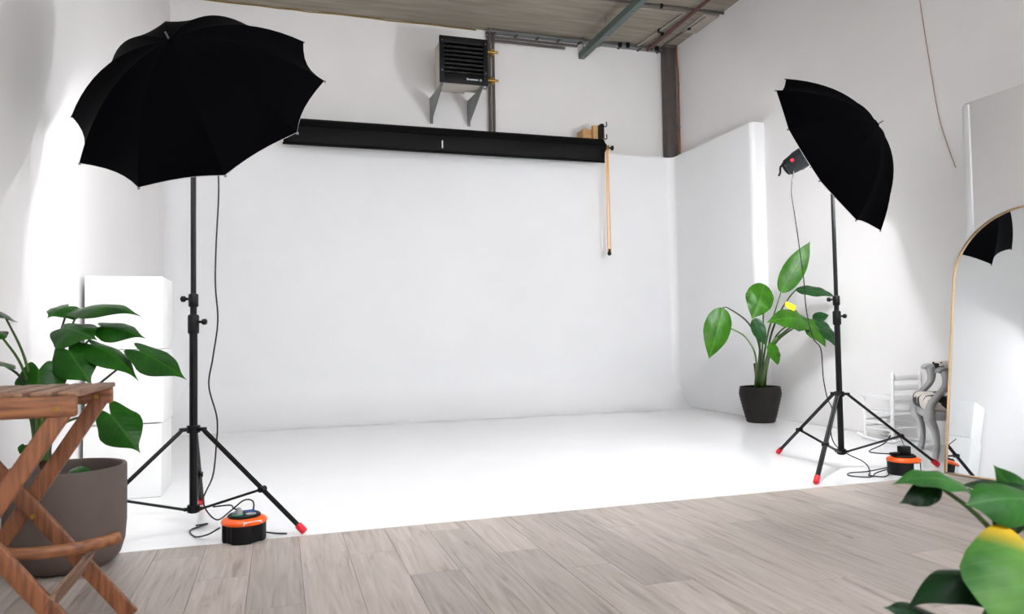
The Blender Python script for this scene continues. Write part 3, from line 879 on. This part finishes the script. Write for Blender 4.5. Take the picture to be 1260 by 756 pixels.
# ================================================================== LEAVES
def leaf(parent, base, tip, width, mt, lobe=.0, ym=.35, arch_=.06, fold=.12, normal=None, roll_=0.0, droop=.0, name='leaf', wav=.0, acum=.0):
    base, tip = Vector(base), Vector(tip)
    y = tip-base; L_ = y.length; y.normalize()
    nh = Vector(normal) if normal is not None else V(0, -.6, .8)
    x = y.cross(nh).normalized(); z = x.cross(y)
    if roll_:
        q = Matrix.Rotation(roll_, 3, y); x = q @ x; z = q @ z
    na, nl = 13, 18
    bm = new(); uvl = bm.loops.layers.uv.new('UVMap')
    co = {}
    def sheet(sgn):
        rows = []
        for j in range(na+1):
            f = j/na; a = math.sin(f*PI/2)*(.35+.65*f)
            c_ = math.sqrt(max(0, 1-a*a))
            yf = ym+(1-ym)*((1-acum)*(.45*(1-a)+.55*c_)+acum*math.exp(-9*a)*(1-a))
            yb = ym-(ym+lobe*math.sin(PI*min(a/.85, 1)))*c_
            row = []
            for i in range(nl+1):
                v = yb+(yf-yb)*i/nl
                u = a*width/2
                zz = arch_*L_*4*v*(1-v)*(1 if v > 0 else .3) + fold*u - droop*u*u/max(width, .01)*2
                zz += wav*width*math.sin(v*17+sgn*a*3)*a
                if v < 0: zz += droop*.3*v*L_
                row.append((base+x*sgn*u+y*v*L_+z*zz, (sgn*a*.5, v)))
            rows.append(row)
        vv = [[bm.verts.new(p) for p, _ in r] for r in rows]
        for r, rr in zip(vv, rows):
            for q_, (p, uv_) in zip(r, rr): co[q_] = uv_
        for j in range(na):
            for i in range(nl):
                q4 = (vv[j][i], vv[j+1][i], vv[j+1][i+1], vv[j][i+1])
                fc = bm.faces.new(q4 if sgn > 0 else q4[::-1])
                for lp_ in fc.loops: lp_[uvl].uv = co[lp_.vert]
    sheet(1); sheet(-1)
    bmesh.ops.remove_doubles(bm, verts=bm.verts, dist=.0004)
    for f_ in bm.faces: f_.normal_update()
    return finish(name, bm, mt, parent)

def stem(parent, pts, r, mt, name='leaf_stem', r2=None):
    bm = new(); tube(bm, pts, r, 8, 6, r2=r2); return finish(name, bm, mt, parent)

# ------------------------------------------------------------------ philodendron, left
PC = V(-.99, 4.12, 0)
t = thing('potted_philodendron', 'heart leaved philodendron in a taupe pot behind the folding stool', 'plant', PC)
bm = new(); lathe(bm, PC, [(.15, .002), (.20, .01), (.235, .045), (.255, .11), (.262, .20), (.262, .47), (.258, .478), (.245, .478), (.24, .47), (.24, .40)], 56)
finish('pot', bm, 'pot_taupe', t)
bm = new(); lathe(bm, PC, [(.239, .38), (.239, .415), (.12, .43), (.02, .435)], 32); finish('soil', bm, 'soil', t)
crown = PC+V(-.10, -.02, .62)
bm = new(); tube(bm, [PC+V(-.06, 0, .42), PC+V(-.09, -.01, .52), crown+V(0, 0, .02)], .033, 10, r2=.03); finish('trunk', bm, 'bark', t)
D0 = 3.62
LL = [  # base px, tip px, width m, depth offset base, tip, lobe, roll
    ((97, 381), (176, 391), .15, .04, -.06, .16, (0, -.55, .84), .10),
    ((84, 377), (58, 392), .17, .10, .00, .2, (0, -.5, .86), .08),
    ((78, 404), (120, 419), .20, -.04, -.12, .2, (.1, -.75, .65), .06),
    ((124, 402), (180, 417), .145, .02, .00, .15, (.1, -.7, .7), .06),
    ((112, 424), (171, 470), .16, -.05, -.10, .15, (.35, -.6, .7), .10),
    ((84, 431), (113, 474), .19, -.12, -.16, .2, (.1, -.95, .25), .05),
    ((172, 432), (230, 468), .16, -.08, -.12, .22, (.25, -.8, .55), .04),
    ((48, 455), (47, 497), .205, -.16, -.20, .25, (0, -1, .1), .05),
    ((136, 510), (173, 558), .185, -.18, -.22, .25, (.1, -.95, .3), .04),
    ((6, 388), (-38, 378), .15, -.34, -.62, .2, (.1, -.7, .7), .06),
    ((2, 446), (-26, 452), .15, -.34, -.55, .2, (0, -.8, .6), .06),
    ((-2, 408), (-30, 425), .10, -.38, -.58, .2, (0, -.8, .6), .06),
    ((103, 575), (88, 590), .10, -.12, -.2, .1, (0, -.6, .8), .08),
    ((25, 588), (8, 604), .10, -.18, -.24, .1, (0, -.6, .8), .08),
    ((30, 548), (24, 560), .05, -.10, -.12, .1, (0, -.8, .6), .05),
]
for k, (b_, t_, wd, d1, d2, lb, nrm, ar) in enumerate(LL):
    B_ = at_d(*b_, D0+d1); T_ = at_d(*t_, D0+d2)
    leaf(t, B_, T_, wd*1.06, 'leafL', lobe=lb*1.25, ym=.30, arch_=ar, fold=-.05, normal=nrm, droop=.35, wav=.012, acum=.20)
    mid = (crown+B_)/2+V(0, 0, .10 if k not in (6, 8) else .02)
    if k == 8: mid = (crown+B_)/2+V(0, 0, .04)
    if k < 12:
        stem(t, [crown+V(random.uniform(-.02, .02), random.uniform(-.02, .02), -.08), crown+(mid-crown)*.35, mid, B_-V(0, 0, .004)], .010, 'stem_dark' if k in (1, 6, 10, 2, 4) else 'stem_green', r2=.0045)
for k in range(9):       # sheath bundle at the crown
    a = 2*PI*k/9
    stem(t, [crown+V(.02*math.cos(a), .02*math.sin(a), -.10), crown+V(.04*math.cos(a), .04*math.sin(a), .08), crown+V(.075*math.cos(a), .07*math.sin(a), .19+.03*math.sin(k*2.3))], .016, 'stem_green' if k % 3 else 'stem_dark', name='sheath', r2=.006)

# ------------------------------------------------------------------ banana plant, right
QC = V(5.46, 7.55, 0)
t = thing('potted_banana_plant', 'broad leaved banana plant in a ribbed black pot against the right wall', 'plant', QC)
prof = []
for k in range(22):
    f = k/21; r = .155+.085*min(1, (f/.78))**.85 - (.012*((f-.78)/.22)**2 if f > .78 else 0)
    prof.append((r+(.006 if k % 2 else 0), .002+.42*f))
prof += [(.215, .424), (.205, .41), (.205, .37)]
bm = new(); lathe(bm, QC, prof, 48); finish('pot', bm, 'pot_black', t)
bm = new(); lathe(bm, QC, [(.204, .34), (.204, .375), (.1, .385), (.01, .387)], 28); finish('soil', bm, 'soil', t)
QD = 8.04
RL = [  # base, tip, width, d1, d2, mat, normal, arch, ym, wav
    ((961, 360), (997, 297), .24, 0, -.02, 'leafR', (-.5, -.9, .25), .03, .42, .01),
    ((940, 350), (925, 393), .31, .05, -.10, 'leafR', (-.2, -.95, .3), .10, .45, .03),
    ((889, 379), (872, 442), .30, .0, -.05, 'leafR', (-.25, -.95, .1), .06, .40, .02),
    ((979, 357), (1028, 366), .20, .05, -.05, 'leafRd', (.15, -.75, .65), .10, .40, .03),
    ((996, 399), (943, 397), .30, .0, -.18, 'leafR', (.1, -.80, .6), .16, .45, .05),
    ((986, 392), (1016, 428), .26, .02, -.05, 'leafR', (.2, -.9, .4), .10, .40, .04),
    ((1002, 393), (1034, 434), .24, .10, .0, 'leafRd', (.3, -.9, .3), .10, .40, .04),
    ((1000, 393), (1020, 388), .14, .16, .14, 'leafRd', (0, -.8, .6), .10, .40, .02),
    ((928, 392), (941, 425), .15, -.08, -.12, 'leafRd', (-.6, -.8, .1), .06, .40, .02),
    ((947, 422), (957, 450), .17, -.08, -.12, 'leafR', (.1, -.95, .2), .08, .45, .03),
]
foot = QC+V(0, 0, .38)
for k, (b_, t_, wd, d1, d2, mt_, nrm, ar, ym_, wv) in enumerate(RL):
    B_ = at_d(*b_, QD+d1); T_ = at_d(*t_, QD+d2)
    lf = leaf(t, B_, T_, wd, mt_, ym=ym_, arch_=ar, fold=.10, normal=nrm, droop=.25, wav=wv, acum=.06)
    ft = foot+V((k % 4-1.5)*.028, (k % 3-1)*.03, -.01)
    via = {0: [(944, 415), (953, 385)], 1: [(938, 430), (939, 395)], 2: [(935, 430), (921, 398), (897, 380)], 3: [(946, 425), (957, 390), (970, 368)],
           4: [(948, 428), (966, 408), (985, 398)], 5: [(948, 428), (962, 406)], 6: [(948, 430), (970, 408)], 7: [(950, 430), (975, 405)], 8: [(935, 425), (929, 400)], 9: [(944, 440), (945, 428)]}[k]
    pts = [ft] + [at_d(*p, QD+.5*d1) for p in via] + [B_]
    stem(t, pts, .013, 'stem_dark' if k in (2, 3) else 'stem_green', r2=.006)
stem(t, [foot+V(-.07, 0, 0), at_d(930, 440, QD), at_d(917, 415, QD), at_d(897, 404, QD), at_d(888, 405, QD+.02)], .012, 'stem_green', r2=.006)
for k, xx in enumerate((-.045, -.015, .02, .05)):
    stem(t, [foot+V(xx, .01*k, -.02), foot+V(xx*1.1, .01*k, .18), foot+V(xx*1.5, .01*k, .32)], .020, 'bark' if k == 0 else 'stem_green', name='pseudostem', r2=.012)
a, b_ = at_d(966, 376, QD-.06), at_d(978, 377, QD-.06)
bm = new(); prism(bm, [at_d(*p, QD-.06) for p in ((967, 371), (974, 374), (979.5, 377), (977, 383), (970, 380), (965.5, 376))], V(.001, -.003, 0))
finish('plant_tag', bm, 'yellow', t, smooth=False)

# ------------------------------------------------------------------ monstera, right foreground (pot stands below the frame)
FD = 1.62
FC = at_d(1300, 700, FD); FC.z = 0
t = thing('potted_monstera', 'out of focus monstera with a yellowing leaf in the right foreground', 'plant', FC)
bm = new(); lathe(bm, FC, [(.12, .002), (.15, .03), (.165, .2), (.17, .33), (.16, .335), (.155, .30)], 36); finish('pot', bm, 'pot_plain', t)
bm = new(); lathe(bm, FC, [(.155, .27), (.155, .295), (.02, .31)], 24); finish('soil', bm, 'soil', t)
FLV = [  # base, tip, width, d1, d2, mat, normal, lobe, ym, arch, fold, droop, wav
    ((1192, 603), (1097, 597), .075, .03, -.03, 'leafF', (0, -.45, .9), .0, .45, .12, .15, .3, .04),
    ((1158, 600), (1106, 620), .055, .03, .00, 'leafFd', (0, -.9, .45), .0, .45, .10, .1, .3, .06),
    ((1285, 612), (1180, 598), .10, .02, .10, 'leafFd', (0, -.3, .95), .0, .5, .06, .1, .2, .02),
    ((1275, 618), (1187, 622), .105, -.05, -.08, 'leafF', (.0, -.75, .65), .05, .55, .12, .0, .5, .02),
    ((1262, 628), (1220, 650), .075, -.03, -.05, 'leafFd', (.0, -.9, .45), .0, .5, .02, .0, .5, .05),
    ((1290, 640), (1222, 572), .070, .05, .08, 'leafF', (-.5, -.8, .3), .0, .45, -.10, .15, .3, .02),
    ((1262, 668), (1258, 826), .235, -.12, -.28, 'leafFy', (-.15, -.85, .55), .14, .42, .12, -.02, .35, .015),
    ((1232, 748), (1112, 752), .105, -.05, -.10, 'leafFd', (.05, -.45, .88), .0, .5, .36, .0, .5, .02),
    ((1190, 790), (1086, 748), .075, -.08, -.12, 'leafFd', (.3, -.7, .6), .05, .6, .10, .0, .5, .02),
    ((1232, 655), (1246, 692), .05, .04, .03, 'leafFd', (.3, -.9, .3), .0, .5, .05, .1, .2, .05),
]
heart = FC+V(0, 0, .45)
for k, (b_, t_, wd, d1, d2, mt_, nrm, lb, ym_, ar, fo, dr_, wv) in enumerate(FLV):
    B_ = at_d(*b_, FD+d1); T_ = at_d(*t_, FD+d2)
    leaf(t, B_, T_, wd, mt_, lobe=lb, ym=ym_, arch_=ar, fold=fo, normal=nrm, droop=dr_, wav=wv, acum=.1)
    mid = (heart+B_)/2+V(0, .03, .05)
    stem(t, [FC+V(.02*math.cos(k), .02*math.sin(k), .29), heart+V(.03*math.cos(k), .03*math.sin(k), 0), mid, B_], .008, 'stem_lime' if k in (4, 6) else 'stem_green', r2=.0045)
stem(t, [at_d(1229, 636, FD-.06), at_d(1234, 650, FD-.08), at_d(1247, 664, FD-.08), at_d(1275, 676, FD-.05), heart+V(0, 0, .1)], .0055, 'stem_lime')

# ================================================================== FOLDING STOOL, left foreground
t = thing('folding_stool', 'tall folding teak stool with slatted seat and crossed legs, left foreground', 'stool', (-.9, 3.0, 0))
VN, VF = 2.77, 3.25
SH = .868
for y, s in ((VN, -1), (VF, 1)):
    for fx, tx, dy in ((-.555, -1.215, 0.0), (-1.205, -.665, s*.026)):
        bm = new(); bar(bm, (fx, y+dy, .012), (tx, y+dy, SH), .024, .058, up=V(1, 0, .55), bev=.006, seg=3)
        # foot cut flat on the floor
        for v in bm.verts:
            if v.co.z < .0: v.co.z = 0.0
        finish('leg', bm, 'teak', t)
    px_ = -.885
    bm = new(); cyl(bm, (px_, y-.035, .43), (px_, y+.06, .43), .009, n=10); finish('pivot_bolt', bm, 'brass', t)
    # seat rail
    bm = new(); bar(bm, (-1.26, y-s*(-.0)+s*.03*(1 if s > 0 else 1), SH+.005), (-.628, y+s*.03, SH+.005), .03, .068, up=V(0, 0, 1), bev=.012, seg=3)
    rl = finish('seat_rail', bm, 'teak_h', t)
    for xx in (-.685, -1.20):
        bm = new(); cyl(bm, (xx, y+s*.03-.02, SH+.0), (xx, y+s*.03+.02, SH+.0), .0085, n=12); finish('screw', bm, 'brass', rl)
for k in range(8):
    x0 = -1.262+k*.0812
    bm = new(); box(bm, x0, x0+.066, VN-.01, VF+.07, SH+.034, SH+.052, .005, 2)
    finish('seat_slat', bm, 'teak_d', t)
# stretchers between the two leg frames, lower curved foot rest
bm = new(); bar(bm, (-.705, VN-.01, .245), (-.705, VF+.02, .245), .018, .062, up=V(.4, 0, 1), bev=.004); st = finish('stretcher', bm, 'teak_grey', t)
for y in (VN+.01, VF-.0):
    bm = new(); box(bm, -.725, -.70, y-.02, y+.02, .232, .262, .003); finish('hinge', bm, 'steel', st)
bm = new(); bar(bm, (-1.06, VN-.0, .245), (-1.06, VF+.0, .245), .018, .062, up=V(-.4, 0, 1), bev=.004); finish('stretcher', bm, 'teak_grey', t)
bm = new()
pts = [V(-1.03, 3.10, .345), V(-.94, 3.075, .335), V(-.83, 3.075, .328), V(-.72, 3.10, .326), V(-.63, 3.15, .330), V(-.585, 3.18, .335)]
tube(bm, pts, .0155, 12, 6, flat=1.5); fr_ = finish('foot_rest', bm, 'teak_h', t)
bm = new(); cyl(bm, (-1.0, 3.06, .342), (-1.0, 3.085, .342), .008, n=10); finish('screw', bm, 'brass', fr_)

# ================================================================== WHITE ROCKING CHAIR
t = thing('rocking_chair', 'small white painted wooden rocking chair against the right wall', 'chair', (5.72, 5.78, 0))
x0, x1_, yb, yf = 5.49, 5.81, 5.60, 5.94
for xx in (x0, x1_):
    bm = new(); tube(bm, [V(xx, yb-.10, .05), V(xx, yb, .022), V(xx, 5.77, .014), V(xx, yf, .022), V(xx, yf+.10, .05)], .014, 8, 4); finish('rocker', bm, 'whitewood', t)
    bm = new(); cyl(bm, (xx, yb, .03), (xx, yb-.03, .68), .017, n=12, prof=[(0, .014), (.1, .017), (.36, .017), (.40, .021), (.44, .017), (.60, .017), (.63, .021), (.66, .015), (.85, .015), (.88, .010), (.91, .019), (.95, .020), (.98, .012), (1, .004)]); finish('back_post', bm, 'whitewood', t)
    bm = new(); cyl(bm, (xx, yf, .03), (xx, yf, .42), .015, n=12, prof=[(0, .013), (.3, .016), (.5, .014), (.8, .016), (.95, .013), (1, .013)]); finish('front_post', bm, 'whitewood', t)
    bm = new(); bar(bm, (xx, yb-.01, .425), (xx, yf+.04, .435), .036, .018, up=V(0, 0, 1), bev=.006); finish('armrest', bm, 'whitewood', t)
    for z in (.12, .18):
        bm = new(); cyl(bm, (xx, yb, z), (xx, yf, z), .008, n=8); finish('side_stretcher', bm, 'whitewood', t)
for z, y in ((.14, yf), (.20, yf), (.14, yb), (.27, yf), (.27, yb)):
    bm = new(); cyl(bm, (x0, y, z), (x1_, y, z), .009, n=8); finish('rung', bm, 'whitewood', t)
for k in range(7):
    y = yb+.02+k*.05
    bm = new(); box(bm, x0-.005, x1_+.005, y, y+.036, .275, .287, .003); finish('seat_slat', bm, 'whitewood', t)
for z in (.40, .50, .59):
    bm = new(); box(bm, x0+.01, x1_-.01, yb-.03, yb-.018, z, z+.055, .004); finish('back_slat', bm, 'whitewood', t)

# ================================================================== COW PRINT ARMCHAIR
F1, F2 = V(5.47, 5.25, 0), V(5.07, 4.73, 0)
t = thing('cow_print_armchair', 'silver painted armchair with cow print seat and arms beside the mirror', 'chair', (F1+F2)/2)
wv_ = (F1-F2).normalized(); fv = V(-wv_.y, wv_.x, 0)      # fv: the way the chair faces
if fv.x > 0: fv = -fv
DEP = .38
def cabriole(base, out, name, mt_, H=.40):
    b0 = Vector(base)
    pts = [b0+out*.015+V(0, 0, .012), b0+out*.0+V(0, 0, .05), b0-out*.012+V(0, 0, .14), b0+out*.0+V(0, 0, .25), b0+out*.035+V(0, 0, .34), b0+out*.03+V(0, 0, H)]
    rad = [.034, .026, .024, .031, .044, .042]
    bm = new(); tube(bm, pts, lambda u: rad[min(5, int(u*5))]+(rad[min(5, int(u*5)+1)]-rad[min(5, int(u*5))])*(u*5-int(u*5)), 12, 5)
    return finish(name, bm, mt_, t)
for q in (F1, F2):
    cabriole(q, fv, 'front_leg', 'silver')
    rb_ = q-fv*DEP
    bm = new(); tube(bm, [rb_-fv*.05+V(0, 0, .012), rb_-fv*.02+V(0, 0, .15), rb_+V(0, 0, .38), rb_-fv*.04+V(0, 0, .7), rb_-fv*.09+V(0, 0, 1.0)], .022, 10); finish('rear_leg', bm, 'silver', t)
    # arm support: S curve up from the seat front, scroll at the top
    bm = new(); tube(bm, [q+fv*.03+V(0, 0, .38), q+fv*.025+V(0, 0, .45), q-fv*.03+V(0, 0, .53), q-fv*.085+V(0, 0, .60), q-fv*.10+V(0, 0, .67), q-fv*.09+V(0, 0, .735)], lambda u: .040-.012*math.sin(PI*min(1, u*1.1)), 12, 5); finish('arm_support', bm, 'silver', t)
    bm = new(); tube(bm, [q-fv*.12+V(0, 0, .735), q-fv*.08+V(0, 0, .742), q-fv*.045+V(0, 0, .735), q-fv*.04+V(0, 0, .715)], .026, 10); finish('arm_scroll', bm, 'silver', t)
    bm = new(); tube(bm, [q-fv*.10+V(0, 0, .73), q-fv*.2+V(0, 0, .735), rb_-fv*.02+V(0, 0, .72)], .026, 10); finish('arm_rail', bm, 'silver', t)
    bm = new(); tube(bm, [q-fv*.12+V(0, 0, .745), q-fv*.16+V(0, 0, .755), q-fv*.26+V(0, 0, .757), q-fv*.34+V(0, 0, .745)], .036, 12); finish('arm_pad', bm, 'cow', t)
def slab(z0, z1, inset, bev, mt_, name, fwd_=.0):
    bm = new()
    P = [F1+wv_*inset+fv*(inset+fwd_), F2-wv_*inset+fv*(inset+fwd_), F2-wv_*inset-fv*(DEP), F1+wv_*inset-fv*(DEP)]
    prism(bm, [p+V(0, 0, z0) for p in P], V(0, 0, z1-z0))
    if bev: bmesh.ops.bevel(bm, geom=list(bm.edges), offset=bev, segments=4, affect='EDGES', profile=.5)
    return finish(name, bm, mt_, t)
slab(.33, .40, .012, .01, 'silver', 'seat_rail', .03)
slab(.39, .525, -.01, .05, 'cow', 'seat_cushion', .075)
slab(.345, .385, -.03, .006, 'gildrail', 'inner_rail')
bb = [F1-fv*(DEP+.01), F2-fv*(DEP+.01)]
bm = new(); prism(bm, [bb[0]-wv_*.03+V(0, 0, .52), bb[1]+wv_*.03+V(0, 0, .52), bb[1]+wv_*.03-fv*.07+V(0, 0, .97), bb[0]-wv_*.03-fv*.07+V(0, 0, .97)], fv*.05)
bmesh.ops.bevel(bm, geom=list(bm.edges), offset=.018, segments=3, affect='EDGES'); finish('backrest', bm, 'cow', t)
bm = new(); tube(bm, [bb[0]-fv*.09+V(0, 0, .99), (bb[0]+bb[1])/2-fv*.10+V(0, 0, 1.06), bb[1]-fv*.09+V(0, 0, .99)], .026, 10); finish('crest_rail', bm, 'silver', t)
